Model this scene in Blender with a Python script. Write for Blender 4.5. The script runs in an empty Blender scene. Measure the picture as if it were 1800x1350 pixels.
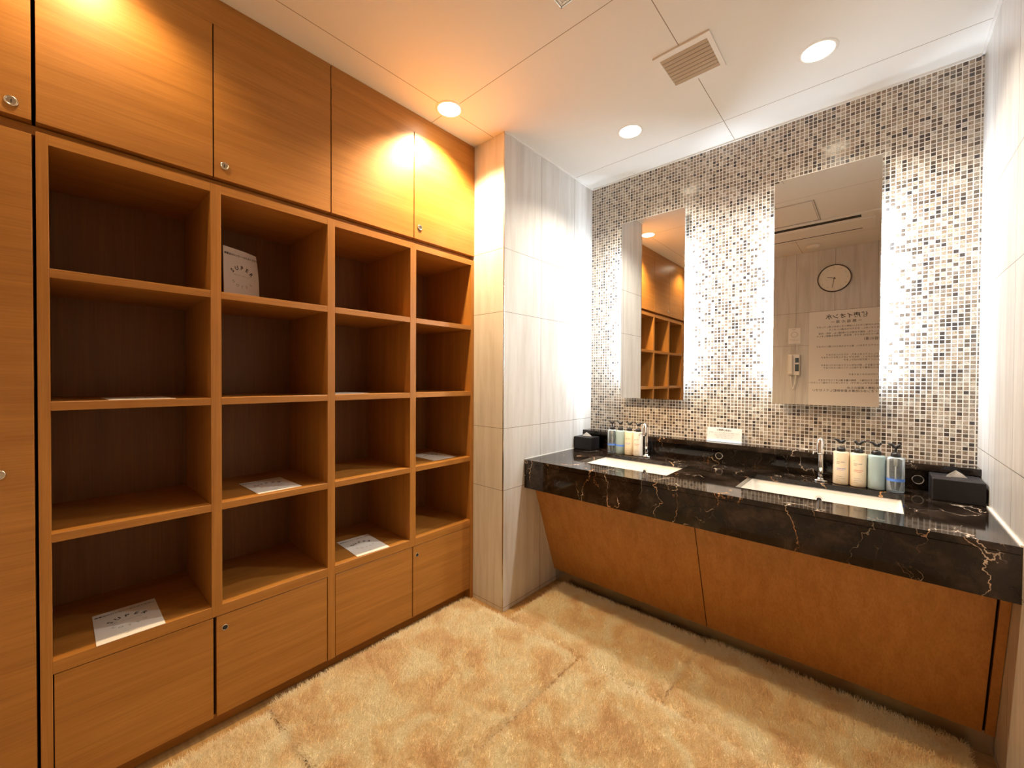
import bpy, bmesh, math, random
from mathutils import Vector, Matrix, noise
random.seed(7)
S = bpy.context.scene
C = S.collection
PI = math.pi
# ------------------------------------------------------------------ camera
CAM = Vector((1.60845505, -0.51559984, 1.17331250))
yaw, pit, rol, fpx = -0.731075802, -0.0121986919, 0.00506860301, 718.347375
fw = Vector((math.sin(yaw)*math.cos(pit), math.cos(yaw)*math.cos(pit), math.sin(pit)))
rt = Vector((math.cos(yaw), -math.sin(yaw), 0)); up = rt.cross(fw)
r2 = rt*math.cos(rol)+up*math.sin(rol); u2 = -rt*math.sin(rol)+up*math.cos(rol)
cd = bpy.data.cameras.new('camera'); cam = bpy.data.objects.new('camera', cd); C.objects.link(cam)
M = Matrix((r2, u2, -fw)).transposed().to_4x4(); M.translation = CAM
cam.matrix_world = M
cd.sensor_width = 36; cd.lens = fpx/1800*36; cd.clip_start = 0.02; cd.clip_end = 50
S.camera = cam
# ------------------------------------------------------------------ world, exposure
w = bpy.data.worlds.new('world'); S.world = w; w.use_nodes = True
w.node_tree.nodes['Background'].inputs[0].default_value = (1, .9, .8, 1)
w.node_tree.nodes['Background'].inputs[1].default_value = 0.0
S.view_settings.view_transform = 'Standard'; S.view_settings.look = 'None'
S.view_settings.exposure = 0.2; S.view_settings.gamma = 1; S.view_settings.use_curve_mapping = False
S.cycles.max_bounces = 12; S.cycles.diffuse_bounces = 6; S.cycles.glossy_bounces = 6; S.cycles.transmission_bounces = 8
S.cycles.sample_clamp_indirect = 6.0; S.cycles.caustics_reflective = False; S.cycles.caustics_refractive = False
# ------------------------------------------------------------------ room numbers (metres)
H = 2.4; W = 1.8898; D = 1.8077; PX = .2156; PY = .9729; B = -.775; MF = D-.045
CT = .7478; CB = .598; YC = 1.1378
# lamps: (x, y, watts, colour)
LW = (1.0, .69, .37); LN = (1.0, .92, .79)
LAMPS = [(.139, .686, 32, LW), (.139, -.46, 5, LW), (.68, 1.386, 13.5, LN), (1.426, 1.386, 13.5, LN)]
LED = 165.0
# ------------------------------------------------------------------ node helpers
def nmat(name):
    m = bpy.data.materials.new(name); m.use_nodes = True
    nt = m.node_tree; b = nt.nodes['Principled BSDF']
    return m, nt, b
def N(nt, t, **kw):
    n = nt.nodes.new(t)
    for k, v in kw.items():
        if k.startswith('i_'): n.inputs[int(k[2:])].default_value = v
        else: setattr(n, k, v)
    return n
def L(nt, a, b): nt.links.new(a, b)
def math_n(nt, op, a, b=None, clamp=False):
    n = nt.nodes.new('ShaderNodeMath'); n.operation = op; n.use_clamp = clamp
    for i, v in enumerate((a, b)):
        if v is None: continue
        if isinstance(v, (int, float)): n.inputs[i].default_value = v
        else: nt.links.new(v, n.inputs[i])
    return n.outputs[0]
def ramp(nt, fac, stops, interp='LINEAR'):
    r = nt.nodes.new('ShaderNodeValToRGB'); r.color_ramp.interpolation = interp
    e = r.color_ramp.elements
    while len(e) > 1: e.remove(e[-1])
    e[0].position = stops[0][0]; e[0].color = (*stops[0][1], 1)
    for p, c in stops[1:]:
        x = e.new(p); x.color = (*c, 1)
    if fac is not None: nt.links.new(fac, r.inputs[0])
    return r.outputs[0]
def mixc(nt, fac, a, b, mode='MIX'):
    n = nt.nodes.new('ShaderNodeMix'); n.data_type = 'RGBA'; n.blend_type = mode
    for i, v in ((0, fac), (6, a), (7, b)):
        if isinstance(v, (int, float)): n.inputs[i].default_value = v
        elif isinstance(v, tuple): n.inputs[i].default_value = (*v, 1)
        else: nt.links.new(v, n.inputs[i])
    return n.outputs[2]
def coords(nt, scale=(1, 1, 1), loc=(0, 0, 0)):
    tc = nt.nodes.new('ShaderNodeTexCoord'); mp = nt.nodes.new('ShaderNodeMapping')
    mp.inputs['Scale'].default_value = scale; mp.inputs['Location'].default_value = loc
    nt.links.new(tc.outputs['Object'], mp.inputs[0]); return mp.outputs[0]
def noise_n(nt, vec, scale=5, detail=4, rough=.5, dist=0):
    n = nt.nodes.new('ShaderNodeTexNoise'); n.inputs['Scale'].default_value = scale
    n.inputs['Detail'].default_value = detail; n.inputs['Roughness'].default_value = rough
    n.inputs['Distortion'].default_value = dist
    nt.links.new(vec, n.inputs['Vector']); return n.outputs[0]
def bump(nt, b, h, strength=.3, dist=.001):
    n = nt.nodes.new('ShaderNodeBump'); n.inputs['Strength'].default_value = strength
    n.inputs['Distance'].default_value = dist
    nt.links.new(h, n.inputs['Height']); nt.links.new(n.outputs[0], b.inputs['Normal'])
def flat(name, col, rough=.5, metal=0, **kw):
    m, nt, b = nmat(name)
    b.inputs['Base Color'].default_value = (*col, 1); b.inputs['Roughness'].default_value = rough
    b.inputs['Metallic'].default_value = metal
    for k, v in kw.items(): b.inputs[k.replace('_', ' ')].default_value = v
    return m
def wood(name, grain, c1, c2, rough=.38):
    # grain = axis along which the fibres run
    m, nt, b = nmat(name)
    s = [20, 20, 20]; s['XYZ'.index(grain)] = .8
    s2 = [190, 190, 190]; s2['XYZ'.index(grain)] = 5
    a = noise_n(nt, coords(nt, tuple(s)), 1.5, 5, .55, .6)
    f = noise_n(nt, coords(nt, tuple(s2)), 1, 3, .6)
    big = noise_n(nt, coords(nt, (2.2, 2.2, 2.2)), 1, 2, .5)
    col = ramp(nt, a, [(.3, c1), (.5, tuple((x+y)/2 for x, y in zip(c1, c2))), (.72, c2)])
    col = mixc(nt, .55, col, ramp(nt, f, [(.3, (.70, .62, .55)), (.6, (1, 1, 1))]), 'MULTIPLY')
    col = mixc(nt, .25, col, ramp(nt, big, [(.35, (.75, .72, .7)), (.65, (1, 1, 1))]), 'MULTIPLY')
    L(nt, col, b.inputs['Base Color']); b.inputs['Roughness'].default_value = rough
    bump(nt, b, f, .12, .0004)
    return m
M_ = {}
WC1, WC2 = (.35, .148, .026), (.46, .208, .043)
M_['woodY'] = wood('oak_horizontal', 'Y', WC1, WC2)
M_['woodZ'] = wood('oak_vertical', 'Z', WC1, WC2)
M_['woodX'] = wood('oak_across', 'X', WC1, WC2)
M_['woodV'] = wood('oak_vanity', 'Z', (.40, .165, .035), (.50, .235, .060), .35)
M_['back'] = wood('oak_back_shaded', 'Z', (.17, .066, .011), (.23, .095, .018), .5)  # darker than the other oak: shade inside the cubbyholes put into the colour
M_['dark'] = flat('gap_shade', (.03, .012, .005), .8)  # near black, stands for the shade seen through door gaps
M_['chrome'] = flat('chrome', (.85, .85, .86), .06, 1)
M_['steel'] = flat('brushed_steel', (.62, .58, .52), .25, 1)
M_['mirror'] = flat('mirror_silver', (.80, .80, .79), .0, 1)
M_['glass_edge'] = flat('mirror_edge', (.75, .80, .78), .15)
M_['white_plastic'] = flat('white_plastic', (.80, .78, .74), .4)
M_['ceramic'] = flat('white_ceramic', (.86, .84, .80), .08)
M_['paper'] = flat('white_paper', (.82, .80, .77), .55)
M_['ink'] = flat('black_ink', (.03, .03, .03), .6)
M_['greyink'] = flat('grey_ink', (.28, .27, .26), .6)
M_['redink'] = flat('red_ink', (.65, .18, .12), .6)
M_['blueink'] = flat('blue_ink', (.20, .20, .55), .6)
M_['black_plastic'] = flat('black_plastic', (.012, .011, .011), .3)
M_['blue_band'] = flat('blue_band', (.10, .25, .80), .5)
M_['cream_band'] = flat('cream_bottle', (.82, .70, .52), .35)
M_['pale_band'] = flat('pale_bottle', (.84, .78, .68), .35)
M_['dark_hole'] = flat('hole', (.01, .008, .006), .7)
M_['tissue'] = flat('tissue_paper', (.9, .88, .84), .8)
M_['slat'] = flat('vent_slat', (.44, .34, .23), .5)
M_['screen'] = flat('grey_screen', (.05, .06, .06), .2)
M_['silicone'] = flat('white_sealant', (.82, .80, .74), .5)
M_['pump_tube'] = flat('pump_tube', (.72, .66, .56), .4)
def lens_mat(name, col, s):
    m, nt, b = nmat(name)
    b.inputs['Emission Color'].default_value = (*col, 1); b.inputs['Emission Strength'].default_value = s
    b.inputs['Base Color'].default_value = (.8, .8, .8, 1)
    return m
M_['lens'] = lens_mat('lamp_lens', (1, .86, .62), 14)
M_['led'] = lens_mat('led_strip', (.74, .87, 1.0), LED)
def plastic(name, col, clear):
    # thin-walled see-through plastic: mostly straight-through, with a glossy skin
    m, nt, b = nmat(name)
    b.inputs['Base Color'].default_value = (*col, 1); b.inputs['Roughness'].default_value = .08
    tr = nt.nodes.new('ShaderNodeBsdfTransparent'); tr.inputs[0].default_value = (*[.5+.5*c for c in col], 1)
    mx = nt.nodes.new('ShaderNodeMixShader'); out = nt.nodes['Material Output']
    fr = nt.nodes.new('ShaderNodeFresnel'); fr.inputs[0].default_value = 1.35
    f = math_n(nt, 'MULTIPLY', math_n(nt, 'SUBTRACT', 1, fr.outputs[0]), clear)
    L(nt, f, mx.inputs[0]); L(nt, b.outputs[0], mx.inputs[1]); L(nt, tr.outputs[0], mx.inputs[2]); L(nt, mx.outputs[0], out.inputs[0])
    return m
M_['clear'] = plastic('clear_plastic', (.80, .86, .90), .93)
M_['aqua'] = plastic('frosted_aqua_plastic', (.62, .78, .80), .50)
def leather():
    m, nt, b = nmat('black_leather')
    n = noise_n(nt, coords(nt), 320, 3, .6)
    b.inputs['Base Color'].default_value = (.012, .009, .009, 1); b.inputs['Roughness'].default_value = .5; b.inputs['Specular IOR Level'].default_value = .3
    bump(nt, b, n, .4, .0006); return m
M_['leather'] = leather()
def mosaic():
    m, nt, b = nmat('glass_mosaic')
    P = .01652; gx = .085
    tc = N(nt, 'ShaderNodeTexCoord'); sp = N(nt, 'ShaderNodeSeparateXYZ'); L(nt, tc.outputs['Object'], sp.inputs[0])
    ux = math_n(nt, 'DIVIDE', math_n(nt, 'ADD', sp.outputs[0], -(W-.0065)+200*P), P)
    uz = math_n(nt, 'DIVIDE', math_n(nt, 'ADD', sp.outputs[2], -.857+100*P), P)
    ix = math_n(nt, 'FLOOR', ux); iz = math_n(nt, 'FLOOR', uz)
    fx = math_n(nt, 'FRACT', ux); fz = math_n(nt, 'FRACT', uz)
    def edge(f): return math_n(nt, 'MINIMUM', f, math_n(nt, 'SUBTRACT', 1, f))
    e = math_n(nt, 'MINIMUM', edge(fx), edge(fz))
    mask = math_n(nt, 'MULTIPLY', math_n(nt, 'SUBTRACT', e, gx-.015), 30, True)
    cb = N(nt, 'ShaderNodeCombineXYZ'); L(nt, ix, cb.inputs[0]); L(nt, iz, cb.inputs[1])
    wn = N(nt, 'ShaderNodeTexWhiteNoise'); L(nt, cb.outputs[0], wn.inputs['Vector'])
    v = wn.outputs['Value']
    base = ramp(nt, v, [(0, (.38, .31, .23)), (.20, (.28, .21, .15)), (.36, (.42, .36, .29)), (.48, (.19, .14, .10)),
                        (.62, (.25, .21, .17)), (.74, (.10, .075, .055)), (.88, (.055, .045, .04)), (.94, (.50, .45, .38))], 'CONSTANT')
    # marbled streaks inside each stone chip, shifted chip by chip
    off = N(nt, 'ShaderNodeVectorMath', operation='SCALE'); L(nt, wn.outputs['Color'], off.inputs[0]); off.inputs['Scale'].default_value = 7
    ad = N(nt, 'ShaderNodeVectorMath', operation='ADD'); L(nt, tc.outputs['Object'], ad.inputs[0]); L(nt, off.outputs[0], ad.inputs[1])
    nz = noise_n(nt, ad.outputs[0], 130, 3, .6, 1.2)
    base = mixc(nt, .75, base, ramp(nt, nz, [(.33, (.30, .27, .25)), (.5, (.9, .88, .86)), (.68, (1.5, 1.45, 1.4))]), 'MULTIPLY')
    col = mixc(nt, mask, (.80, .77, .71), base)
    L(nt, col, b.inputs['Base Color'])
    rg = math_n(nt, 'SUBTRACT', .62, math_n(nt, 'MULTIPLY', mask, .48)); L(nt, rg, b.inputs['Roughness'])
    # every chip sits at a slightly different tilt: broken-up reflections
    tilt = math_n(nt, 'ADD', math_n(nt, 'MULTIPLY', fx, math_n(nt, 'SUBTRACT', v, .5)), mask)
    bump(nt, b, tilt, .35, .0012)
    return m
M_['mosaic'] = mosaic()
def tiles(name, axis, hj, vj0, vp):
    # large pale stone tiles; hj = heights of the joints, vj0/vp = phase and pitch of the upright joints
    m, nt, b = nmat(name)
    tc = N(nt, 'ShaderNodeTexCoord'); sp = N(nt, 'ShaderNodeSeparateXYZ'); L(nt, tc.outputs['Object'], sp.inputs[0])
    z = sp.outputs[2]; a = sp.outputs['XYZ'.index(axis)]
    d = None
    for h in hj:
        x = math_n(nt, 'ABSOLUTE', math_n(nt, 'SUBTRACT', z, h)); d = x if d is None else math_n(nt, 'MINIMUM', d, x)
    if vp:
        f = math_n(nt, 'FRACT', math_n(nt, 'DIVIDE', math_n(nt, 'ADD', a, -vj0+10*vp), vp))
        f = math_n(nt, 'MULTIPLY', math_n(nt, 'MINIMUM', f, math_n(nt, 'SUBTRACT', 1, f)), vp)
        d = math_n(nt, 'MINIMUM', d, f)
    g = math_n(nt, 'MULTIPLY', math_n(nt, 'SUBTRACT', d, .0008), 1500, True)
    st = noise_n(nt, coords(nt, (26, 26, 2.2)), 1, 4, .6, .5)
    cl = noise_n(nt, coords(nt, (3, 3, 3)), 1, 3, .5)
    col = ramp(nt, st, [(.3, (.56, .525, .48)), (.55, (.655, .63, .595)), (.75, (.71, .69, .655))])
    col = mixc(nt, .4, col, ramp(nt, cl, [(.35, (.86, .84, .82)), (.6, (1, 1, 1))]), 'MULTIPLY')
    col = mixc(nt, g, (.20, .17, .14), col)
    L(nt, col, b.inputs['Base Color']); b.inputs['Roughness'].default_value = .22
    bump(nt, b, g, .4, .001)
    return m
HJ = [1.826, 1.510, .925, .613, .02]
M_['tileY'] = tiles('stone_tile_side', 'Y', HJ, 1.275, .325)
M_['tileX'] = tiles('stone_tile_front', 'X', HJ, 1.299, .297)
M_['tileP'] = tiles('stone_tile_pillar', 'X', HJ, 0, 0)
def ceiling_mat():
    m, nt, b = nmat('ceiling_panels')
    tc = N(nt, 'ShaderNodeTexCoord'); sp = N(nt, 'ShaderNodeSeparateXYZ'); L(nt, tc.outputs['Object'], sp.inputs[0])
    d = None
    for i, p in ((0, .137), (0, 1.048), (1, 1.602), (1, .692), (1, -.36)):
        x = math_n(nt, 'ABSOLUTE', math_n(nt, 'SUBTRACT', sp.outputs[i], p)); d = x if d is None else math_n(nt, 'MINIMUM', d, x)
    g = math_n(nt, 'MULTIPLY', math_n(nt, 'SUBTRACT', d, .0011), 2000, True)
    L(nt, mixc(nt, g, (.25, .19, .13), (.80, .78, .74)), b.inputs['Base Color']); b.inputs['Roughness'].default_value = .6
    bump(nt, b, g, .5, .002)
    return m
M_['ceiling'] = ceiling_mat()
def marble():
    m, nt, b = nmat('black_marble')
    c0 = coords(nt)
    wv = N(nt, 'ShaderNodeTexNoise'); wv.inputs['Scale'].default_value = 5; wv.inputs['Detail'].default_value = 5
    wv.inputs['Roughness'].default_value = .62; L(nt, c0, wv.inputs['Vector'])
    sb = N(nt, 'ShaderNodeVectorMath', operation='SUBTRACT'); L(nt, wv.outputs['Color'], sb.inputs[0]); sb.inputs[1].default_value = (.5, .5, .5)
    sc = N(nt, 'ShaderNodeVectorMath', operation='SCALE'); L(nt, sb.outputs[0], sc.inputs[0]); sc.inputs['Scale'].default_value = .22
    ad = N(nt, 'ShaderNodeVectorMath', operation='ADD'); L(nt, c0, ad.inputs[0]); L(nt, sc.outputs[0], ad.inputs[1])
    def veins(scale, stretch, wid, seedloc, lo, hi, ms):
        mp = N(nt, 'ShaderNodeMapping'); mp.inputs['Scale'].default_value = stretch; mp.inputs['Location'].default_value = seedloc
        mp.inputs['Rotation'].default_value = (0, .35, .2)
        L(nt, ad.outputs[0], mp.inputs[0])
        v = N(nt, 'ShaderNodeTexVoronoi', feature='DISTANCE_TO_EDGE'); v.inputs['Scale'].default_value = scale; L(nt, mp.outputs[0], v.inputs['Vector'])
        n1 = noise_n(nt, mp.outputs[0], ms, 3, .6)
        k = math_n(nt, 'MULTIPLY', math_n(nt, 'SUBTRACT', n1, lo), 1/(hi-lo), True)
        width = math_n(nt, 'MULTIPLY', k, wid)
        return math_n(nt, 'MULTIPLY', math_n(nt, 'MULTIPLY', math_n(nt, 'SUBTRACT', width, v.outputs['Distance']), 90, True), k)
    a = veins(7, (1.5, 1.1, .5), .017, (3.1, .4, 1.7), .45, .62, 6)
    f = veins(15, (1.3, 1, .55), .010, (7.3, 2.4, .2), .47, .66, 6)
    cloud = noise_n(nt, ad.outputs[0], 9, 6, .65)
    base = ramp(nt, cloud, [(.38, (.005, .003, .002)), (.55, (.020, .013, .009)), (.70, (.050, .034, .026))])
    tint = ramp(nt, noise_n(nt, c0, 8, 2), [(.45, (.62, .52, .42)), (.62, (.50, .24, .09))])
    col = mixc(nt, math_n(nt, 'MULTIPLY', f, .35), base, tint)
    col = mixc(nt, a, col, tint)
    L(nt, col, b.inputs['Base Color']); b.inputs['Roughness'].default_value = .06; b.inputs['Specular IOR Level'].default_value = .38
    return m
M_['marble'] = marble()
def floor_mat():
    m, nt, b = nmat('vinyl_plank')
    a = noise_n(nt, coords(nt, (3, 60, 1)), 1, 4, .6, .3)
    L(nt, ramp(nt, a, [(.3, (.30, .17, .06)), (.7, (.46, .28, .11))]), b.inputs['Base Color']); b.inputs['Roughness'].default_value = .35
    return m
M_['floor'] = floor_mat()
def rug_mat(name, k):
    m, nt, b = nmat(name)
    c = coords(nt, loc=(k*3.1, k, 0))
    a = noise_n(nt, c, 7, 5, .62, .8); f = noise_n(nt, c, 160, 3, .7)
    col = ramp(nt, a, [(.34, (.84, .64, .38)), (.47, (.94, .80, .53)), (.58, (.98, .92, .72))])  # patches paint in the light and dark of swirled pile, with some wear
    col = mixc(nt, .3, col, ramp(nt, f, [(.3, (.72, .66, .6)), (.6, (1, 1, 1))]), 'MULTIPLY')
    L(nt, col, b.inputs['Base Color']); b.inputs['Roughness'].default_value = .9
    b.inputs['Sheen Weight'].default_value = .25
    bump(nt, b, f, .7, .004)
    return m
# ------------------------------------------------------------------ mesh helpers
def box(bm, x0, x1, y0, y1, z0, z1, bev=0, seg=2):
    vs = [bm.verts.new((x, y, z)) for x in (x0, x1) for y in (y0, y1) for z in (z0, z1)]
    idx = [(0, 1, 3, 2), (4, 6, 7, 5), (0, 4, 5, 1), (2, 3, 7, 6), (0, 2, 6, 4), (1, 5, 7, 3)]
    fs = [bm.faces.new([vs[i] for i in f]) for f in idx]
    if bev:
        es = list({e for f in fs for e in f.edges})
        bmesh.ops.bevel(bm, geom=es, offset=bev, segments=seg, profile=.5, affect='EDGES')
def lathe(bm, prof, n=32, mat=None, cap0=True, cap1=True):
    rings = []
    T = mat or Matrix.Identity(4)
    for r, z in prof:
        rings.append([bm.verts.new(T @ Vector((r*math.cos(2*PI*i/n), r*math.sin(2*PI*i/n), z))) for i in range(n)])
    for a, b2 in zip(rings, rings[1:]):
        for i in range(n):
            f = bm.faces.new((a[i], a[(i+1) % n], b2[(i+1) % n], b2[i])); f.smooth = True
    if cap0: bm.faces.new(list(reversed(rings[0])))
    if cap1: bm.faces.new(rings[-1])
def tube(bm, pts, r, n=14, closed=False):
    pts = [Vector(p) for p in pts]; rings = []
    prev = None
    for i, p in enumerate(pts):
        a = pts[max(i-1, 0)]; b2 = pts[min(i+1, len(pts)-1)]
        t = (b2-a).normalized()
        ref = prev if prev is not None else (Vector((1, 0, 0)) if abs(t.x) < .9 else Vector((0, 1, 0)))
        u = (ref - t*ref.dot(t)).normalized(); v = t.cross(u); prev = u
        rr = r[i] if isinstance(r, (list, tuple)) else r
        rings.append([bm.verts.new(p+u*rr*math.cos(2*PI*k/n)+v*rr*math.sin(2*PI*k/n)) for k in range(n)])
    for a, b2 in zip(rings, rings[1:]):
        for k in range(n):
            f = bm.faces.new((a[k], a[(k+1) % n], b2[(k+1) % n], b2[k])); f.smooth = True
    bm.faces.new(list(reversed(rings[0]))); bm.faces.new(rings[-1])
def obj(name, bm, mat, parent=None, fix=True):
    if fix: bmesh.ops.recalc_face_normals(bm, faces=bm.faces)
    me = bpy.data.meshes.new(name); bm.to_mesh(me); bm.free()
    o = bpy.data.objects.new(name, me); C.objects.link(o)
    me.materials.append(M_[mat] if isinstance(mat, str) else mat)
    if parent is not None:
        o.parent = parent
        pl = parent.location if parent.parent is None else parent.location + parent.parent.location
        if o.data and pl.length > 0:
            pass
    return o
def B1(name, mat, parent, *boxes, bev=0, seg=2):
    bm = bmesh.new()
    for b in boxes: box(bm, *b, bev=bev, seg=seg)
    return obj(name, bm, mat, parent)
def struct(o): o['kind'] = 'structure'; return o
def thing(name, label, cat, loc=(0, 0, 0), group=None):
    o = bpy.data.objects.new(name, None); C.objects.link(o); o.location = loc; o.empty_display_size = .05
    o['label'] = label; o['category'] = cat
    if group: o['group'] = group
    return o
def tag(o, label, cat, group=None):
    o['label'] = label; o['category'] = cat
    if group: o['group'] = group
    return o
def anchor(root, p):
    # put the empty at the base of its thing without moving its world-placed parts
    root.location = p
    for ch in root.children: ch.matrix_parent_inverse = Matrix.Translation(-Vector(p))
def text_mesh(items, T, bold=.0):
    """items: (string, x, y, size, angle, align). Returns a bmesh of all glyphs, placed by T (local x right, y up, z out)."""
    bm = bmesh.new()
    for s, x, y, size, ang, al in items:
        cu = bpy.data.curves.new('glyphs', 'FONT'); cu.body = s; cu.size = size; cu.align_x = al; cu.align_y = 'CENTER'
        cu.resolution_u = 2; cu.offset = bold*size
        o = bpy.data.objects.new('glyphs', cu); C.objects.link(o)
        bpy.context.view_layer.update()
        me = bpy.data.meshes.new_from_object(o.evaluated_get(bpy.context.evaluated_depsgraph_get()))
        me.transform(T @ Matrix.Translation((x, y, 0)) @ Matrix.Rotation(ang, 4, 'Z'))
        bm.from_mesh(me)
        bpy.data.objects.remove(o); bpy.data.curves.remove(cu); bpy.data.meshes.remove(me)
    return bm
def basis(o, x, y):
    x = Vector(x).normalized(); y = Vector(y).normalized(); z = x.cross(y)
    m = Matrix((x, y, z)).transposed().to_4x4(); m.translation = Vector(o); return m
# ================================================================== THE ROOM
T_ = .08
struct(B1('floor', 'floor', None, (-.45, W+.1, B-.1, D+.1, -.05, 0)))
struct(B1('ceiling', 'ceiling', None, (-.45, W+.1, B-.1, D+.1, H, H+.12)))
struct(B1('wall_back', 'mosaic', None, (PX, W, D, D+.1, 0, H)))
struct(B1('wall_right', 'tileY', None, (W, W+.1, B-.1, D+.1, 0, H)))
struct(B1('wall_front', 'tileX', None, (-.45, W, B-.1, B, 0, H)))
# tiled pillar between the lockers and the washstand
bm = bmesh.new(); box(bm, -.45, PX, PY, D+.1, 0, H)
pil = obj('wall_pillar', bm, 'tileY'); pil.data.materials.append(M_['tileP'])
for p in pil.data.polygons:
    if abs(p.normal.y) > .9: p.material_index = 1
struct(pil)
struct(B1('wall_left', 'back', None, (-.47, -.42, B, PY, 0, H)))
struct(B1('trim_1', 'steel', None, (PX-.003, PX+.0012, PY-.0015, PY+.003, 0, H)))           # metal edge strip on the pillar corner
struct(B1('trim_2', 'white_plastic', None, (PX, PX+.008, PY, D, H-.008, H), (PX, W, D-.008, D, H-.008, H), (W-.008, W, B, D, H-.008, H)))
# ================================================================== SHELVING UNIT
XB = -.385
YV = [(-.548, -.5264), (-.1815, -.1528), (.1951, .2242), (.5745, .606), (.951, .9729-.001)]   # uprights
cells = [(-.5264, -.1815), (-.1528, .1951), (.2242, .5745), (.606, .951)]
RZ = [(1.432, 1.455), (1.084, 1.107), (.737, .760), (.3885, .423)]                            # boards between rows
unit = thing('open_shelf_unit', 'tall oak open shelving unit of sixteen square cubbyholes with closed doors along its base', 'shelf')
for i, (a, b_) in enumerate(YV):
    outer = i in (0, 4)
    B1('side_panel' if outer else 'divider', 'woodZ', unit, (XB, 0, a, b_, 0 if outer else (.054 if i == 2 else .3885), 1.8), bev=.0008, seg=1)
for (a, b_) in cells:
    B1('top_board', 'woodY', unit, (XB, -.0004, a, b_, 1.7735, 1.8))
    for z0, z1 in RZ: B1('shelf_board', 'woodY', unit, (XB, -.0004, a, b_, z0, z1), bev=.0006, seg=1)
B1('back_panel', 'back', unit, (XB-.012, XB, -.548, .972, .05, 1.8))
B1('kickboard', 'woodY', unit, (-.055, -.045, -.5264, .951, 0, .054))
B1('bottom_board', 'woodY', unit, (XB, -.03, -.5264, .951, .040, .054))
dz0, dz1 = .056, .386
def ring(bm, y, z, x, r, rin, h, n=28):
    T = basis((x, y, z), (0, 1, 0), (0, 0, 1))
    prof = [(rin, 0), (rin, h*.55), (rin+.001, h), ((r+rin)/2, h*1.15), (r-.001, h), (r, h*.4), (r, 0)]
    lathe(bm, prof, n, T, False, False)
for (a, b_, hy) in ((-.524, -.1775, None), (-.1685, .193, -.145), (.2262, .5885, None), (.5935, .949, .6165)):
    if a < .2: d = (a, b_)
    x0, x1 = -.020, -.0015
    dr = B1('door', 'woodY', unit, (x0, x1, a, b_, dz0, dz1), bev=.0008, seg=1)
    if hy is not None:
        bm = bmesh.new(); lathe(bm, [(.0075, 0), (.0075, .0008)], 24, basis((x1, hy, .342), (0, 1, 0), (0, 0, 1)))
        obj('keyhole', bm, 'dark_hole', dr)
        bm = bmesh.new(); ring(bm, hy, .342, x1, .0095, .0072, .0012); obj('keyhole_ring', bm, 'chrome', dr)
B1('gap_shade_panel', 'dark', unit, (-.030, -.022, -.5264, .951, .054, .388))  # added dark sheet behind the base doors, painted shade for their gaps
# ================================================================== UPPER CUPBOARDS
def cam_lock(parent, y, z, x=0.0, r=.0125):
    bm = bmesh.new(); ring(bm, y, z, x, r, r*.62, .0035)
    l = obj('lock', bm, 'steel', parent)
    bm = bmesh.new(); lathe(bm, [(r*.62, 0), (r*.62, .0015)], 24, basis((x, y, z), (0, 1, 0), (0, 0, 1))); obj('lock_barrel', bm, 'steel', l)
    bm = bmesh.new(); box(bm, x+.0014, x+.002, y-.001, y+.001, z-.004, z+.004); obj('key_slot', bm, 'dark_hole', l)
def upper(label, y0, y1, splits, locks):
    t = thing('wall_cupboard', label, 'cupboard', group=None)
    B1('cabinet_body', 'woodZ', t, (XB, -.021, y0+.001, y1-.001, 1.826, H-.001))
    B1('header_panel', 'woodY', t, (-.02, 0, y0+.0015, y1-.001, 2.3122, H-.001))
    ys = [y0+.0025]+list(splits)+[y1-.001]
    prev = ys[0]
    ds = []
    for k in range(len(ys)-1):
        a = ys[k] + (.002 if k else 0); b_ = ys[k+1] - (.002 if k < len(ys)-2 else 0)
        ds.append(B1('door', 'woodY', t, (-.02, 0, a, b_, 1.824, 2.312), bev=.0003, seg=1))
    for k, y, z in locks: cam_lock(ds[k], y, z)
    return t
upper('two-door oak cupboard above the first two shelf columns, reaching the ceiling', -.549, .2075, (-.1725,), [(1, -.143, 1.868)])
upper('two-door oak cupboard above the last two shelf columns, next to the tiled pillar', .2085, .9725, (.5935,), [(1, .6255, 1.880)])
upper('narrow oak cupboard door above the tall locker at the left picture edge', B+.002, -.5535, (), [(0, -.5865, 1.856)])
for o in bpy.data.objects:
    pass
t = thing('tall_locker', 'tall narrow oak locker left of the open shelving unit, door shut', 'locker')
B1('locker_body', 'woodZ', t, (XB, -.021, B+.003, -.5535, .0, 1.79))
ld = B1('door', 'woodY', t, (-.02, 0, B+.004, -.5545, .056, 1.789), bev=.0008, seg=1)
cam_lock(ld, -.612, .93)
struct(B1('trim_3', 'woodY', None, (XB, -.032, B+.002, .9725, 1.8005, 1.8235)))      # shadow gap between cupboards and shelves
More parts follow.
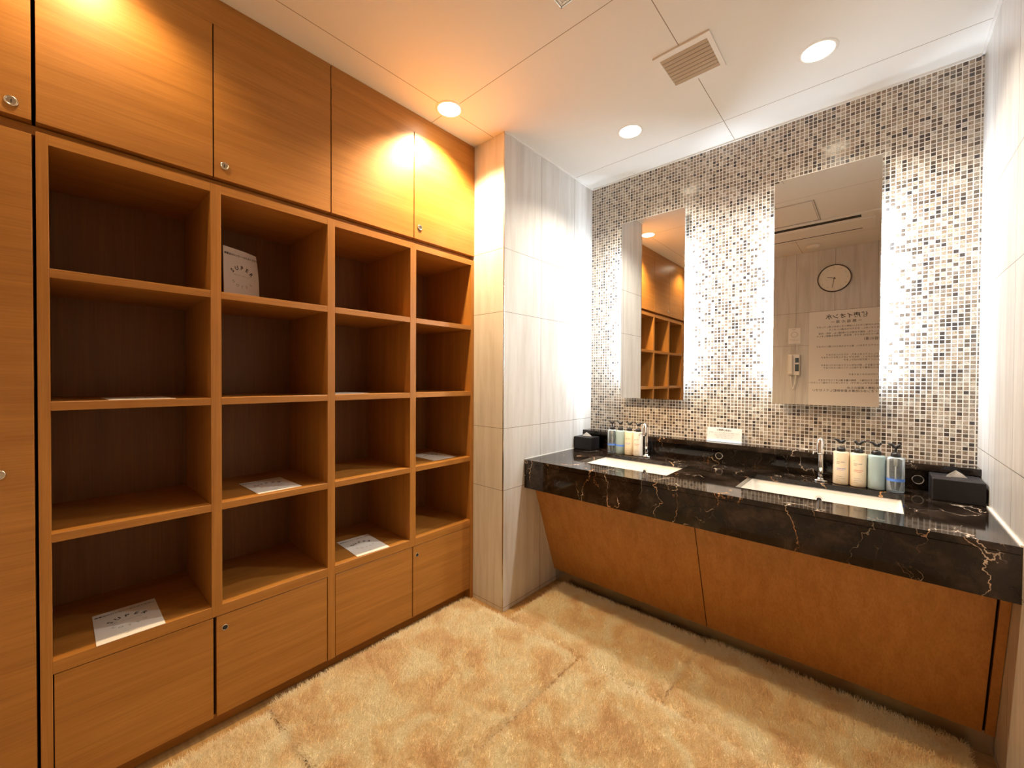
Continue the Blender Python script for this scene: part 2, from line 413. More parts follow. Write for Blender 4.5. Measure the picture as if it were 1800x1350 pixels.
# ================================================================== PAPER LEAFLETS
def leaflet(label, c, ang, tilt=None, group='paper leaflets on the shelves', upright=None, curl=0):
    wd, ht, th = .148, .210, .0011
    if upright: T = upright
    else:
        T = Matrix.Translation(c) @ Matrix.Rotation(PI/2+ang, 4, 'Z')
    t = thing('leaflet', label, 'leaflet', group=group)
    bm = bmesh.new(); n = 8
    gr = []
    for s in (0, 1):
        g = []
        for j in range(n+1):
            row = []
            for i in range(n+1):
                x = -wd/2+wd*i/n; y = -ht/2+ht*j/n
                z = curl*max(0, (i/n+j/n-1.45))**1.5 + s*th
                row.append(bm.verts.new(T @ Vector((x, y, z))))
            g.append(row)
        gr.append(g)
    for g in gr:
        for j in range(n):
            for i in range(n): bm.faces.new((g[j][i], g[j][i+1], g[j+1][i+1], g[j+1][i]))
    a, b_ = gr
    for k in range(n):
        bm.faces.new((a[0][k], a[0][k+1], b_[0][k+1], b_[0][k])); bm.faces.new((a[n][k], a[n][k+1], b_[n][k+1], b_[n][k]))
        bm.faces.new((a[k][0], a[k+1][0], b_[k+1][0], b_[k][0])); bm.faces.new((a[k][n], a[k+1][n], b_[k+1][n], b_[k][n]))
    obj('sheet', bm, 'paper', t)
    TT = T @ Matrix.Translation((0, 0, th+.0003))
    it = [('貴重品はロッカーへお入れください', 0, .080, .0088, 0, 'CENTER')]
    for k, ch in enumerate('SUPER'):
        q = (k-2)*.42; it.append((ch, .052*math.sin(q), -.014+.050*math.cos(q), .0210, -q, 'CENTER'))
    obj('heading', text_mesh(it, TT, .03), 'ink', t)
    it = [('お着替えの際にご利用いただけます', 0, .006, .0046, 0, 'CENTER'), ('ロッカーの鍵をおかけください', 0, -.082, .0050, 0, 'CENTER')]
    for k, ch in enumerate('HOTEL'):
        q = (k-2)*.42; it.append((ch, .048*math.sin(q), .012-.050*math.cos(q), .0150, q, 'CENTER'))
    obj('fine_print', text_mesh(it, TT), 'greyink', t)
    return t
leaflet('white printed leaflet lying in the bottom cubbyhole of the first column', (-.105, -.3715, .4235), .0)
leaflet('white printed leaflet lying in the third cubbyhole down of the second column', (-.13, .031, .7605), .03)
leaflet('white printed leaflet lying in the bottom cubbyhole of the third column', (-.112, .402, .4235), -.045)
leaflet('white printed leaflet lying in the third cubbyhole down of the last column', (-.155, .822, .7605), .0)
leaflet('thin white leaflet at eye level in the second cubbyhole of the first column', (-.112, -.345, 1.1075), .02)
leaflet('thin white leaflet at eye level in the second cubbyhole of the third column', (-.16, .325, 1.1075), .02)
leaflet('grey-looking leaflet standing upright with a curled corner in the top cubbyhole of the second column', (0, 0, 0), 0,
        upright=basis((-.235, -.033, 1.455+.1055), (-.42, .9, 0), (-.06, 0, 1)), curl=-.03)
# ================================================================== WASHSTAND
van = thing('washstand_counter', 'long black veined marble washstand counter across the mosaic wall', 'counter')
def slab_with_holes(xs, ys, holes, z0, z1):
    bm = bmesh.new(); V = {}
    def v(i, j, z):
        if (i, j, z) not in V: V[(i, j, z)] = bm.verts.new((xs[i], ys[j], z))
        return V[(i, j, z)]
    solid = {(i, j) for i in range(len(xs)-1) for j in range(len(ys)-1) if (i, j) not in holes}
    for i, j in solid:
        bm.faces.new((v(i, j, z1), v(i+1, j, z1), v(i+1, j+1, z1), v(i, j+1, z1)))
        bm.faces.new((v(i, j, z0), v(i, j+1, z0), v(i+1, j+1, z0), v(i+1, j, z0)))
        for di, dj, p, q in ((-1, 0, (i, j), (i, j+1)), (1, 0, (i+1, j), (i+1, j+1)), (0, -1, (i, j), (i+1, j)), (0, 1, (i, j+1), (i+1, j+1))):
            if (i+di, j+dj) not in solid: bm.faces.new((v(*p, z0), v(*q, z0), v(*q, z1), v(*p, z1)))
    return bm
SK = [(.448, .912), (1.188, 1.674)]; SY = (1.292, 1.592)
obj('countertop', slab_with_holes([PX, SK[0][0], SK[0][1], SK[1][0], SK[1][1], W], [YC, SY[0], SY[1], D], {(1, 1), (3, 1)}, CT-.02, CT), 'marble', van)
B1('front_apron', 'marble', van, (PX, W, YC+.0015, YC+.022, CB, CT-.0215), bev=.0012)
B1('upstand', 'marble', van, (PX, W, 1.738, D, CT, .829))
B1('ledge', 'marble', van, (PX, W, 1.712, D, .829, .855), bev=.0015)
B1('sealant', 'silicone', van, (PX, PX+.003, YC+.005, 1.712, CT, CT+.003)); B1('sealant', 'silicone', van, (W-.005, W, YC-.002, 1.712, CT, CT+.005))
cab = thing('washstand_cabinet', 'sloping oak cabinet front under the black marble counter', 'cabinet')
pt, pb, zt, zb = 1.222, 1.412, CB+.0005, .075
def slope(name, x0, x1, mat='woodV'):
    bm = bmesh.new(); th = .02
    P = [(pt, zt), (pb, zb), (pb+th, zb), (pt+th, zt)]
    a = [bm.verts.new((x0, y, z)) for y, z in P]; b_ = [bm.verts.new((x1, y, z)) for y, z in P]
    bm.faces.new(a); bm.faces.new(b_[::-1])
    for k in range(4): bm.faces.new((a[k], a[(k+1) % 4], b_[(k+1) % 4], b_[k]))
    return obj(name, bm, mat, cab)
slope('door', PX+.001, 1.0505); slope('door', 1.0545, 1.862); slope('end_filler', 1.8685, W-.001)
bm = bmesh.new()
P = [(pt+.03, zt), (pb+.03, zb), (pb+.03, .0), (D-.02, 0), (D-.02, zt)]
a = [bm.verts.new((PX+.002, y, z)) for y, z in P]; b_ = [bm.verts.new((W-.002, y, z)) for y, z in P]
bm.faces.new(a); bm.faces.new(b_[::-1])
for k in range(5): bm.faces.new((a[k], a[(k+1) % 5], b_[(k+1) % 5], b_[k]))
obj('cabinet_body', bm, 'dark', cab)  # body coloured near black as painted shade between the sloping doors
B1('kickboard', 'steel', cab, (PX+.001, W-.001, 1.428, 1.4415, 0, .074))
def rrect(x0, x1, y0, y1, r, n=5):
    pts = []
    for cx, cy, a0 in ((x1-r, y1-r, 0), (x0+r, y1-r, PI/2), (x0+r, y0+r, PI), (x1-r, y0+r, 3*PI/2)):
        for k in range(n+1):
            a = a0+PI/2*k/n; pts.append((cx+r*math.cos(a), cy+r*math.sin(a)))
    return pts
def basin(x0, x1, label):
    t = thing('wash_basin', label, 'sink', group='washbasins set in the marble counter')
    y0, y1 = SY; zz = CT-.0205
    bm = bmesh.new(); loops = []
    for inset, z, r in ((-.022, zz, .012), (-.004, zz, .012), (-.003, zz-.004, .012), (.004, zz-.085, .018), (.018, zz-.108, .03), (.05, zz-.116, .04)):
        loops.append([bm.verts.new((x, y, z)) for x, y in rrect(x0+inset, x1-inset, y0+inset, y1-inset, r)])
    for a, b2 in zip(loops, loops[1:]):
        n = len(a)
        for k in range(n):
            f = bm.faces.new((a[k], a[(k+1) % n], b2[(k+1) % n], b2[k])); f.smooth = True
    bm.faces.new(loops[-1])
    o = obj('bowl', bm, 'ceramic', t, fix=True)
    sm = o.modifiers.new('thick', 'SOLIDIFY'); sm.thickness = .006; sm.offset = -1
    cx = (x0+x1)/2
    T = basis((cx, y1-.002, zz-.046), (1, 0, 0), (0, 0, 1))     # faces -Y
    bm = bmesh.new(); lathe(bm, [(.008, 0), (.008, .004), (.0115, .0055), (.0130, .003), (.0130, 0)], 28, T, False, False)
    ov = obj('overflow_ring', bm, 'chrome', t)
    bm = bmesh.new(); lathe(bm, [(.0085, 0), (.0085, .002)], 24, T); obj('overflow_hole', bm, 'dark_hole', ov)
    bm = bmesh.new(); lathe(bm, [(.022, 0), (.022, .003), (.018, .006), (.0, .007)], 28, Matrix.Translation((cx, (y0+y1)/2, zz-.116)), True, False)
    obj('drain', bm, 'chrome', t)
    anchor(t, (cx, (y0+y1)/2, zz-.12))
basin(*SK[0], 'white rectangular sunken washbasin nearer the pillar, below the narrow-looking mirror')
basin(*SK[1], 'white rectangular sunken washbasin nearer the right wall, below the wider mirror')
def faucet(x, y, label):
    t = thing('faucet', label, 'faucet', group='chrome taps behind the basins')
    z = CT
    bm = bmesh.new(); lathe(bm, [(.026, 0), (.026, .004), (.022, .007), (.013, .009), (.0105, .014)], 32, Matrix.Translation((x, y, z+.0002)), True, False)
    obj('base_plate', bm, 'chrome', t)
    hz = .163; R = .017
    pts = [(x, y, z+.004), (x, y, z+.06), (x, y, z+.11), (x, y, z+hz)]
    for k in range(1, 9):
        a = PI*k/9; pts.append((x, y-R+R*math.cos(a), z+hz+R*math.sin(a)))
    bm = bmesh.new(); tube(bm, pts, .0096, 20); obj('column', bm, 'chrome', t)
    e = Vector((x, y-2*R, z+hz-.012))
    bm = bmesh.new()
    tube(bm, [e+Vector((0, .010, .026)), e+Vector((0, .006, .021)), e+Vector((0, .002, .010)), e+Vector((0, 0, -.010)), e+Vector((0, -.003, -.030)), e+Vector((0, -.003, -.032))],
         [.0085, .0118, .0130, .0132, .0132, .0120], 24)
    e = e+Vector((0, .002, .004))
    sp = obj('spout', bm, 'chrome', t)
    bm = bmesh.new(); tube(bm, [e+Vector((0, -.005, -.036)), e+Vector((0, -.0052, -.039))], .009, 18); obj('aerator', bm, 'dark_hole', sp)
    bm = bmesh.new(); tube(bm, [e+Vector((-.010, -.010, -.026)), e+Vector((-.021, -.014, -.028)), e+Vector((-.023, -.015, -.038))], .0022, 10); obj('sensor_pin', bm, 'chrome', sp)
    anchor(t, (x, y, CT))
faucet(.657, 1.664, 'slim chrome tap behind the basin nearer the pillar')
faucet(1.430, 1.652, 'slim chrome tap behind the basin nearer the right wall')
def gromm(x, label):
    t = thing('cable_grommet', label, 'grommet', group='round outlets in the marble upstand')
    T = basis((x, 1.738, .787), (1, 0, 0), (0, 0, 1))
    bm = bmesh.new(); lathe(bm, [(.014, 0), (.014, .003), (.0165, .0045), (.0185, .003), (.0185, 0)], 28, T, False, False); obj('ring', bm, 'chrome', t)
    bm = bmesh.new(); lathe(bm, [(.0145, 0), (.0145, .0015)], 24, T); obj('cap', bm, 'black_plastic', t)
gromm(1.008, 'round chrome-rimmed outlet in the upstand midway between the basins')
gromm(1.728, 'round chrome-rimmed outlet partly hidden beside the right tissue box')
# ------------------------------------------------------------------ bottles
def bottle(x, y, kind, label, grp, turn=0, hgt=.134, r=.0265):
    t = thing('pump_bottle', label, 'bottle', group=grp)
    z = CT+.0003
    T = Matrix.Translation((x, y, z))
    prof = [(.0, 0), (r-.003, 0), (r-.001, .0015), (r, .004), (r, hgt-.006), (r-.002, hgt-.001), (r-.007, hgt), (.0115, hgt), (.0115, hgt+.004)]
    mat = {'clear': 'clear', 'aqua': 'aqua', 'cream': 'cream_band', 'pale': 'pale_band'}[kind]
    bm = bmesh.new()
    if kind in ('clear', 'aqua'):
        wl = .0016
        inner = [(.0115-wl, hgt+.004), (.0115-wl, hgt-wl), (r-.008, hgt-wl), (r-wl, hgt-.008), (r-wl, .007), (r-.006, .005), (0.0001, .005)]
        lathe(bm, [(.0001, 0)]+prof[1:]+inner, 36, T, False, False)
    else: lathe(bm, [(.0001, 0)]+prof[1:], 36, T, True, True)
    obj('body', bm, mat, t)
    zc = z+hgt+.0005
    bm = bmesh.new(); lathe(bm, [(.0145, 0), (.0150, .003), (.0142, .011), (.012, .015), (.006, .0165), (.004, .019)], 28, Matrix.Translation((x, y, zc)), True, True)
    cap = obj('cap', bm, 'black_plastic', t)
    bm = bmesh.new()
    lathe(bm, [(.0035, .018), (.0035, .034), (.0045, .036)], 16, Matrix.Translation((x, y, zc)), True, True)
    h = obj('pump_stem', bm, 'pump_tube' if kind != 'clear' else 'black_plastic', t)
    bm = bmesh.new()
    d = Vector((math.cos(turn), math.sin(turn), 0)); p = Vector((x, y, zc+.039))
    tube(bm, [p-d*.013+Vector((0, 0, .008)), p-d*.009+Vector((0, 0, .005)), p-d*.002+Vector((0, 0, -.003)), p+d*.004+Vector((0, 0, -.002)), p+d*.011+Vector((0, 0, .006)), p+d*.019+Vector((0, 0, .009)), p+d*.022+Vector((0, 0, .006))], [.0040, .0056, .0066, .0064, .0052, .0042, .0032], 12)
    obj('pump_head', bm, 'black_plastic', t)
    if kind in ('clear', 'aqua'):
        bm = bmesh.new(); lathe(bm, [(.0055, hgt-.034), (.0055, hgt+.002)], 16, T); obj('dip_collar', bm, 'pump_tube', t)
        bm = bmesh.new(); lathe(bm, [(.0022, .008), (.0022, hgt-.033)], 12, T); obj('dip_tube', bm, 'white_plastic', t)
    def arc(z0, z1, a0, a1, m, name, rr=.0003):
        bm = bmesh.new(); n = 24; ro = r+rr
        prev = None
        for k in range(n+1):
            a = a0+(a1-a0)*k/n
            cur = [bm.verts.new((x+q*math.cos(a), y+q*math.sin(a), z+zz)) for q, zz in ((ro, z0), (ro, z1))]
            if prev: bm.faces.new((prev[0], cur[0], cur[1], prev[1])).smooth = True
            prev = cur
        return bm
    toc = math.atan2(CAM.y-y, CAM.x-x)
    if kind == 'clear' or grp.endswith('pillar') and kind == 'aqua':
        obj('rubber_band', arc(.043, .053, 0, 2*PI, None, ''), 'blue_band', t)
    if kind in ('cream', 'pale'):
        # printed lines of the label, facing the room
        f = -PI/2+.2
        bm = bmesh.new()
        def lines(rows, mat, name):
            b = bmesh.new()
            for zz, aa, ab, hh in rows:
                q = arc(zz, zz+hh, f+aa, f+ab, None, '')
                me = bpy.data.meshes.new('x'); q.to_mesh(me); q.free(); b.from_mesh(me); bpy.data.meshes.remove(me)
            obj(name, b, mat, t)
        bm.free()
        lines([(.104, -.7, -.62, .003), (.092, -.7, -.25, .0022), (.092, -.18, .30, .0022), (.086, -.7, -.35, .0018), (.034, -.7, .1, .0012), (.026, -.7, .35, .0012), (.018, -.7, -.2, .0012)], 'greyink', 'label_print')
        lines([(.066, -.7, -.15, .002), (.066, -.1, .45, .002), (.060, -.7, .2, .0014)], 'redink' if kind == 'pale' or turn == .05 else 'blueink', 'label_name')
    anchor(t, (x, y, CT))
g1 = 'pump bottles on the counter near the pillar'; g2 = 'pump bottles on the counter near the right wall'
bottle(.452, 1.655, 'clear', 'clear pump bottle with blue band next to the left tissue box', g1, 3.3)
bottle(.505, 1.655, 'aqua', 'cloudy pump bottle with blue band, second from the left tissue box', g1, 3.2)
bottle(.560, 1.655, 'cream', 'cream pump bottle beside the cloudy blue-banded one near the pillar', g1, -.15)
bottle(.612, 1.655, 'pale', 'pale pump bottle next to the tap nearer the pillar', g1, -.1)
bottle(1.497, 1.645, 'cream', 'cream pump bottle right beside the tap nearer the right wall', g2, 3.2)
bottle(1.5515, 1.642, 'cream', 'cream pump bottle with red print beside the frosted bluish bottle', g2, .05)
bottle(1.6065, 1.638, 'aqua', 'frosted bluish pump bottle without a band near the right wall', g2, 3.1)
bottle(1.661, 1.632, 'clear', 'clear pump bottle with blue band nearest the right tissue box', g2, 3.0)
# ------------------------------------------------------------------ tissue boxes
def tissue_box(x0, x1, y0, y1, h, label):
    t = thing('tissue_box', label, 'tissue box', group='black tissue boxes on the counter')
    z = CT+.0003
    b = B1('case', 'leather', t, (x0, x1, y0, y1, z, z+h), bev=.004, seg=3)
    cx, cy = (x0+x1)/2, (y0+y1)/2
    bm = bmesh.new(); lathe(bm, [(.030, 0), (.030, .0004)], 24, Matrix.Translation((cx, cy, z+h)) @ Matrix.Diagonal((1.1, .5, 1, 1))); obj('slot', bm, 'dark_hole', b)
    bm = bmesh.new()
    base = [(-.028, -.010), (-.01, -.003), (.01, .004), (.030, .010)]
    top = [(-.004, -.002), (-.001, .0), (.001, .001), (.003, .002)]
    for off in (0, .0022):
        va = [bm.verts.new((cx+a, cy+b2+off, z+h-.001)) for a, b2 in base]
        vm = [bm.verts.new((cx+a*.55+c*.45, cy+b2*.6+d*.4+off+.002*math.sin(i*2), z+h+.012)) for i, ((a, b2), (c, d)) in enumerate(zip(base, top))]
        vt = [bm.verts.new((cx+a, cy+b2+off*.3, z+h+.026-abs(i-1.3)*.002)) for i, (a, b2) in enumerate(top)]
        for A, Bb in ((va, vm), (vm, vt)):
            for k in range(3): bm.faces.new((A[k], A[k+1], Bb[k+1], Bb[k])).smooth = True
    obj('tissue', bm, 'tissue', t)
    anchor(t, (cx, cy, CT))
tissue_box(.2192, .338, 1.605, 1.708, .076, 'black leather tissue box in the counter corner against the pillar')
tissue_box(1.755, 1.8842, 1.575, 1.708, .080, 'black leather tissue box in the counter corner against the right wall')
# ------------------------------------------------------------------ notice standing on the ledge
t = thing('notice_card', 'small white printed notice standing on the ledge between the two mirrors', 'sign')
y = D-.022
TT = basis((1.018, y, .8905), (1, 0, 0), (0, .08, 1))
bm = bmesh.new(); box(bm, -.082, .082, -.0355, .0355, 0, .002, bev=.0005, seg=1)
bmesh.ops.transform(bm, matrix=TT, verts=bm.verts); obj('card', bm, 'paper', t)
bm = bmesh.new(); box(bm, -.082, .082, -.0355, -.0335, 0, .016); bmesh.ops.transform(bm, matrix=TT, verts=bm.verts); obj('card_foot', bm, 'clear', t)
T2 = TT @ Matrix.Translation((0, 0, .0024))
obj('heading', text_mesh([('ご注意ください', 0, .023, .0100, 0, 'CENTER')], T2, .05), 'ink', t)
obj('fine_print', text_mesh([('水石鹸・ローションの持ち出しはご遠慮ください', 0, .009, .0066, 0, 'CENTER'), ('洗面台をご利用のお客様へお知らせです', 0, -.001, .0052, 0, 'CENTER'),
    ('皆様に気持ちよくご利用いただくため', 0, -.009, .0048, 0, 'CENTER'), ('ご理解とご協力をお願いいたします', 0, -.017, .0048, 0, 'CENTER')], T2), 'greyink', t)
anchor(t, (1.018, y, .855))
# ================================================================== MIRRORS
def mirror(x0, x1, z0, z1, label):
    t = thing('wall_mirror', label, 'mirror')
    B1('glass', 'mirror', t, (x0, x1, MF, MF+.001, z0, z1))
    B1('edge_frame', 'glass_edge', t, (x0, x1, MF+.001, MF+.006, z0, z1))
    B1('housing', 'white_plastic', t, (x0+.028, x1-.028, MF+.006, D-.0005, z0+.02, z1-.02))
    zc0, zc1 = z0+.12, z1-.20
    B1('light_strip', 'led', t, (x0+.0245, x0+.0278, MF+.012, D-.010, zc0, zc1))
    B1('light_strip', 'led', t, (x1-.0278, x1-.0245, MF+.012, D-.010, zc0, zc1))
    anchor(t, ((x0+x1)/2, D-.02, z0))
mirror(.4456, .8191, 1.0635, 2.1087, 'tall frameless backlit mirror nearer the pillar, reflecting the shelves')
mirror(1.2315, 1.6105, 1.0635, 2.1087, 'tall frameless backlit mirror nearer the right wall, reflecting a clock')
# ================================================================== CEILING FITTINGS
def downlight(x, y, watts, col, label):
    t = thing('downlight', label, 'ceiling light', group='recessed ceiling downlights')
    bm = bmesh.new()
    lathe(bm, [(.050, 0), (.052, -.003), (.061, -.002), (.063, 0)], 40, Matrix.Translation((x, y, H)), False, False); obj('trim_ring', bm, 'white_plastic', t)
    bm = bmesh.new(); lathe(bm, [(.0505, -.0005), (.0505, -.0015)], 40, Matrix.Translation((x, y, H))); obj('lens', bm, 'lens', t)
    ld = bpy.data.lights.new('downlight_lamp', 'SPOT'); lo = bpy.data.objects.new('downlight_lamp', ld); C.objects.link(lo)
    ld.energy = watts*4; ld.color = col; ld.shadow_soft_size = .028; ld.spot_size = math.radians(132); ld.spot_blend = .7
    lo.location = (x, y, H-.034); lo.parent = t
    anchor(t, (x, y, H))
    return t
LB = ['round downlight in front of the lockers, on the crossing of two ceiling joints', 'round downlight above the tall locker, outside the picture at left',
      'round downlight above the basin nearer the pillar', 'round downlight between the ceiling vent and the right wall']
for (x, y, wt, col), lb in zip(LAMPS, LB): downlight(x, y, wt, col, lb)
t = thing('ceiling_vent', 'square louvred air vent in the ceiling, beige slats in a white frame', 'vent')
vx0, vx1, vy0, vy1 = .950, 1.154, 1.014, 1.226; ix0, ix1, iy0, iy1 = .968, 1.138, 1.040, 1.208
z0, z1 = H-.007, H-.0005
B1('frame', 'white_plastic', t, (vx0, vx1, vy0, iy0, z0, z1), (vx0, vx1, iy1, vy1, z0, z1), (vx0, ix0, iy0, iy1, z0, z1), (ix1, vx1, iy0, iy1, z0, z1))
B1('backing', 'dark_hole', t, (ix0, ix1, iy0, iy1, H-.0012, H-.0004))
for k in range(8):
    yk = iy0+(iy1-iy0)*(k+.5)/8
    bm = bmesh.new(); box(bm, ix0, ix1, -.0072, .0072, -.0008, .0008)
    bmesh.ops.transform(bm, matrix=Matrix.Translation((0, yk, H-.0062)) @ Matrix.Rotation(math.radians(-15), 4, 'X'), verts=bm.verts)
    obj('slat', bm, 'slat', t)
anchor(t, (1.052, 1.12, H))
t = thing('ceiling_hatch', 'square white access hatch in the ceiling, only its corner in view at the top', 'hatch')
hx0, hx1, hy0, hy1 = .813, 1.268, .150, .605
B1('frame', 'steel', t, *[(a, b_, c, d, H-.003, H-.0004) for a, b_, c, d in ((hx0, hx1, hy1-.004, hy1), (hx0, hx1, hy0, hy0+.004), (hx0, hx0+.004, hy0, hy1), (hx1-.004, hx1, hy0, hy1),
   (hx0+.012, hx1-.012, hy1-.014, hy1-.012), (hx0+.012, hx1-.012, hy0+.012, hy0+.014), (hx0+.012, hx0+.014, hy0+.012, hy1-.012), (hx1-.014, hx1-.012, hy0+.012, hy1-.012))])
B1('panel', 'white_plastic', t, (hx0+.005, hx1-.005, hy0+.005, hy1-.005, H-.0015, H-.0004))
anchor(t, ((hx0+hx1)/2, (hy0+hy1)/2, H))
t = thing('air_conditioner', 'long white ceiling air conditioner panel with dark slots, seen in the right mirror', 'air conditioner')
B1('panel', 'white_plastic', t, (.70, 1.62, -.285, .145, H-.012, H-.0005), bev=.003)
B1('outlet_slot', 'dark_hole', t, (.74, 1.50, .055, .110, H-.0135, H-.0118))
B1('inlet_panel', 'white_plastic', t, (.74, 1.58, -.20, .02, H-.020, H-.0121), bev=.002)
B1('inlet_slot', 'dark_hole', t, (.74, 1.50, -.248, -.236, H-.0135, H-.0118))
anchor(t, (1.16, -.07, H))
t = thing('smoke_detector', 'round white smoke detector on the ceiling behind the air conditioner, seen mirrored', 'smoke detector')
bm = bmesh.new(); lathe(bm, [(.052, 0), (.052, -.012), (.044, -.020), (.020, -.028), (.0, -.028)], 32, Matrix.Translation((1.157, -.545, H-.0003)), True, False)
obj('cover', bm, 'white_plastic', t); anchor(t, (1.157, -.545, H))
# ================================================================== FRONT WALL (seen in the mirror)
t = thing('wall_clock', 'round wall clock with a dark rim and cream face, seen in the mirror', 'clock')
TC = basis((1.292, B+.001, 2.120), (-1, 0, 0), (0, 0, 1))
bm = bmesh.new(); lathe(bm, [(.118, .002), (.118, .020), (.121, .022), (.125, .020), (.126, .0)], 56, TC, False, False); obj('rim', bm, flat('clock_rim', (.05, .03, .02), .35), t)
bm = bmesh.new(); lathe(bm, [(.119, .0), (.119, .010)], 56, TC); fc = obj('face', bm, flat('clock_face', (.80, .76, .66), .5), t)
it = [(str(k), .096*math.sin(2*PI*k/12), .096*math.cos(2*PI*k/12), .019, 0, 'CENTER') for k in range(1, 13)]
obj('numerals', text_mesh(it, TC @ Matrix.Translation((0, 0, .0105))), flat('clock_ink', (.45, .40, .32), .6), fc)
def hand(name, ang, ln, wd):
    bm = bmesh.new(); box(bm, -wd/2, wd/2, -.012, ln, .012, .0135)
    bmesh.ops.transform(bm, matrix=TC @ Matrix.Rotation(-ang, 4, 'Z'), verts=bm.verts); obj(name, bm, 'ink', t)
hand('hour_hand', math.radians(75), .052, .005); hand('minute_hand', math.radians(170), .088, .0035)
bm = bmesh.new(); lathe(bm, [(.006, .012), (.006, .016)], 20, TC); obj('hub', bm, 'ink', t)
anchor(t, (1.292, B, 2.12))
t = thing('notice_poster', 'large white poster of Japanese text on the tiled wall, seen in the mirror', 'poster')
px0, px1, pz0, pz1 = 1.108, 1.708, .925, 1.822
B1('sheet', flat('poster_sheet', (.80, .765, .72), .45), t, (px0, px1, B+.0005, B+.003, pz0, pz1))
TP = basis(((px0+px1)/2, B+.0034, 0), (-1, 0, 0), (0, 0, 1))
hd = [('健康イオン水', .026, 1.765, .050, 0, 'CENTER')]
obj('heading', text_mesh(hd, TP, .014), 'ink', t)
bd = [('ー 無 垢 の 湯 ー', .026, 1.715, .027, 0, 'CENTER')]
L0 = -.255; R0 = .255
rows = [(1.672, 'お湯そのものが体にやさしい健康イオン水を使用しています', .0165, 'L'), (1.645, '水道水をイオン化し、まろやかなお湯にしました', .0165, 'L'),
        (1.612, '飲料水としても、炊飯やお茶などの料理にも、洗顔・洗濯', .0165, 'L'), (1.588, '健康に良いとされる水です。安全性、有効性を確認しました', .0165, 'L'),
        (1.548, '（美容の湯）', .026, 'L'), (1.490, '肌がしっとりとうるおい、湯上りもなめらかに感じられます', .0165, 'L'), (1.470, 'お肌に', .0165, 'L'),
        (1.412, '髪の毛がしっとりとまとまり、さらさらになります', .0165, 'L'), (1.388, '石鹸の泡立ちがよく、汚れがすっきりと落ちていきます', .0165, 'L'), (1.364, '湯冷めしにくく体がぽかぽかします', .0165, 'L'),
        (1.315, '体の芯から温まり、疲れがゆっくりとほぐれていきます', .0165, 'L'), (1.291, 'お子様からお年寄りまで安心してご入浴いただけます', .0165, 'L'),
        (1.258, '●効果', .0175, 'L'), (1.230, '湯ざわりがやわらかくなります', .0165, 'L'), (1.205, '●環境', .0175, 'L'), (1.176, '汚れを落とす力が強く、洗剤の量を減らすことができます', .0165, 'L'),
        (1.152, '地球環境にもやさしい水です。どうぞごゆっくりお過ごしください', .0165, 'L'), (1.108, 'お体の健康と美容のため', .022, 'L'),
        (1.080, '健康イオン水の効果を是非体験してください', .0235, 'L')]
for z, s, sz, al in rows: bd.append((s, L0, z, sz, 0, 'LEFT'))
obj('body_text', text_mesh([(a, b_, c, d*1.12, e, f) for a, b_, c, d, e, f in bd], TP, .008), 'ink', t)
anchor(t, ((px0+px1)/2, B, pz0))
t = thing('small_notice', 'small square white notice above the intercom, seen in the mirror', 'sign')
B1('sheet', 'paper', t, (.943, 1.040, B+.0005, B+.0025, 1.532, 1.683))
TN = basis((.9915, B+.0028, 0), (-1, 0, 0), (0, 0, 1))
obj('print', text_mesh([('ご案内', 0, 1.668, .012, 0, 'CENTER'), ('スタッフをお呼びの際は', 0, 1.575, .007, 0, 'CENTER'), ('こちらをご利用ください', 0, 1.562, .007, 0, 'CENTER')], TN), 'greyink', t)
bm = bmesh.new(); lathe(bm, [(.024, 0), (.027, 0)], 32, TN @ Matrix.Translation((0, 1.620, 0)), False, False); obj('round_mark', bm, 'greyink', t)
anchor(t, (.9915, B, 1.532))
t = thing('intercom_phone', 'white wall intercom with handset and looped cord, seen in the mirror', 'intercom')
iy = B+.0005
B1('base', 'white_plastic', t, (.944, 1.040, iy, iy+.030, 1.225, 1.425), bev=.004)
hs = bmesh.new(); box(hs, .950, .985, iy+.030, iy+.052, 1.232, 1.420, bev=.008, seg=3); obj('handset', hs, 'white_plastic', t)
B1('screen', 'screen', t, (1.003, 1.034, iy+.0302, iy+.0312, 1.345, 1.392)); B1('keypad', 'screen', t, (1.003, 1.034, iy+.0302, iy+.0312, 1.262, 1.330))
bm = bmesh.new(); pts = []
for k in range(25):
    a = k/24; ang = PI*a
    pts.append((.968+.040*a+.0*math.sin(ang), iy+.022, 1.226-.130*math.sin(ang)**.6))
tube(bm, pts, .0045, 10); obj('cord', bm, 'white_plastic', t)
anchor(t, (.99, B, 1.225))
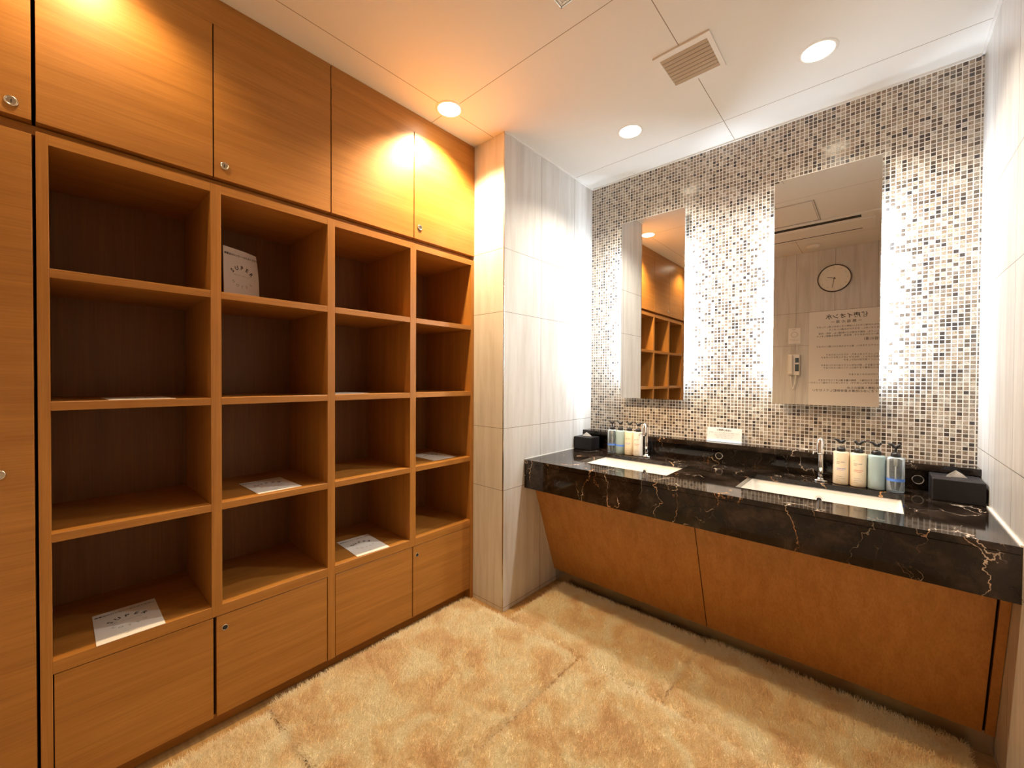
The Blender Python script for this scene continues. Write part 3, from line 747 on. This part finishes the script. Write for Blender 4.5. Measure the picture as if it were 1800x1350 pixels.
# ================================================================== RUGS
def rug(x0, x1, y0, y1, k, label, rot=0, hairs=70000, h=.012, z=0):
    m = rug_mat('plush_%d' % k, k); nm = 'fluffy_rug'
    bm = bmesh.new()
    nx = int((x1-x0)/.0125); ny = int((y1-y0)/.0125)
    cx, cy = (x0+x1)/2, (y0+y1)/2
    hx, hy = (x1-x0)/2, (y1-y0)/2
    g = []
    for j in range(ny+1):
        row = []
        for i in range(nx+1):
            u = -1+2*i/nx; v = -1+2*j/ny
            x = u*hx; y = v*hy
            wob = .008*noise.noise(Vector((x*7, y*7, k*5.3)))+.004*noise.noise(Vector((x*23, y*23, k)))
            if abs(u) > .8: x += wob*math.copysign((abs(u)-.8)*5, u)
            if abs(v) > .8: y += wob*math.copysign((abs(v)-.8)*5, v)
            # rounded corners
            ex = (hx-abs(x)); ey = (hy-abs(y)); ed = min(ex, ey)
            zz = h*(1-math.exp(-max(ed, 0)/.006)) if ed > 0 else 0
            zz += .0035*noise.noise(Vector((x*14, y*14, k*2.2))) + .0018*noise.noise(Vector((x*45, y*45, k)))
            ca, sa = math.cos(rot), math.sin(rot)
            row.append(bm.verts.new((cx+x*ca-y*sa, cy+x*sa+y*ca, z+max(zz, .001))))
        g.append(row)
    for j in range(ny):
        for i in range(nx): bm.faces.new((g[j][i], g[j][i+1], g[j+1][i+1], g[j+1][i])).smooth = True
    o = obj(nm, bm, m)
    for p in o.data.polygons: pass
    if o.data.polygons[0].normal.z < 0: o.data.flip_normals()
    tag(o, label, 'rug', 'cream fluffy rugs on the floor')
    md = o.modifiers.new('pile', 'PARTICLE_SYSTEM'); ps = o.particle_systems[0]; st = ps.settings
    st.type = 'HAIR'; st.count = int(hairs*(x1-x0)*(y1-y0)/.5); st.hair_length = .006; st.hair_step = 3
    st.use_advanced_hair = True; st.normal_factor = .004; st.brownian_factor = .004; st.factor_random = .002
    st.tangent_factor = .0008; st.tangent_phase = (k*.37) % 1
    st.distribution = 'RAND'; st.emit_from = 'FACE'; st.use_even_distribution = True
    st.root_radius = .8; st.tip_radius = .3; st.radius_scale = .0013
    st.display_step = 2; st.render_step = 3; ps.seed = k
    return o
rug(.012, .680, -.018, .918, 1, 'fluffy cream rug lying in front of the shelving up to the pillar', .012, h=.016)
rug(.055, .700, B+.05, -.030, 2, 'fluffy cream rug at the lower left, nearest the camera side of the lockers', 0, h=.013)
rug(.700, 1.385, -.05, .905, 3, 'fluffy cream rug in the middle foreground between shelving rug and right wall', -.03, h=.016)
rug(.290, 1.038, .938, 1.400, 4, 'fluffy cream rug under the counter on the pillar side', .0, h=.011)
rug(1.050, 1.835, .915, 1.418, 5, 'fluffy cream rug under the counter on the right wall side', .0, h=.011)
for n_, p_ in (('open_shelf_unit', (0, .21, 0)), ('tall_locker', (0, -.66, 0)), ('washstand_counter', (1.05, 1.5, CB)), ('washstand_cabinet', (1.05, 1.5, 0))):
    anchor(bpy.data.objects[n_], p_)
for o in bpy.data.objects:
    if o.name.startswith('wall_cupboard') and o.parent is None: anchor(o, (0, sum(c.bound_box[0][1] for c in o.children)/len(o.children), 1.82))
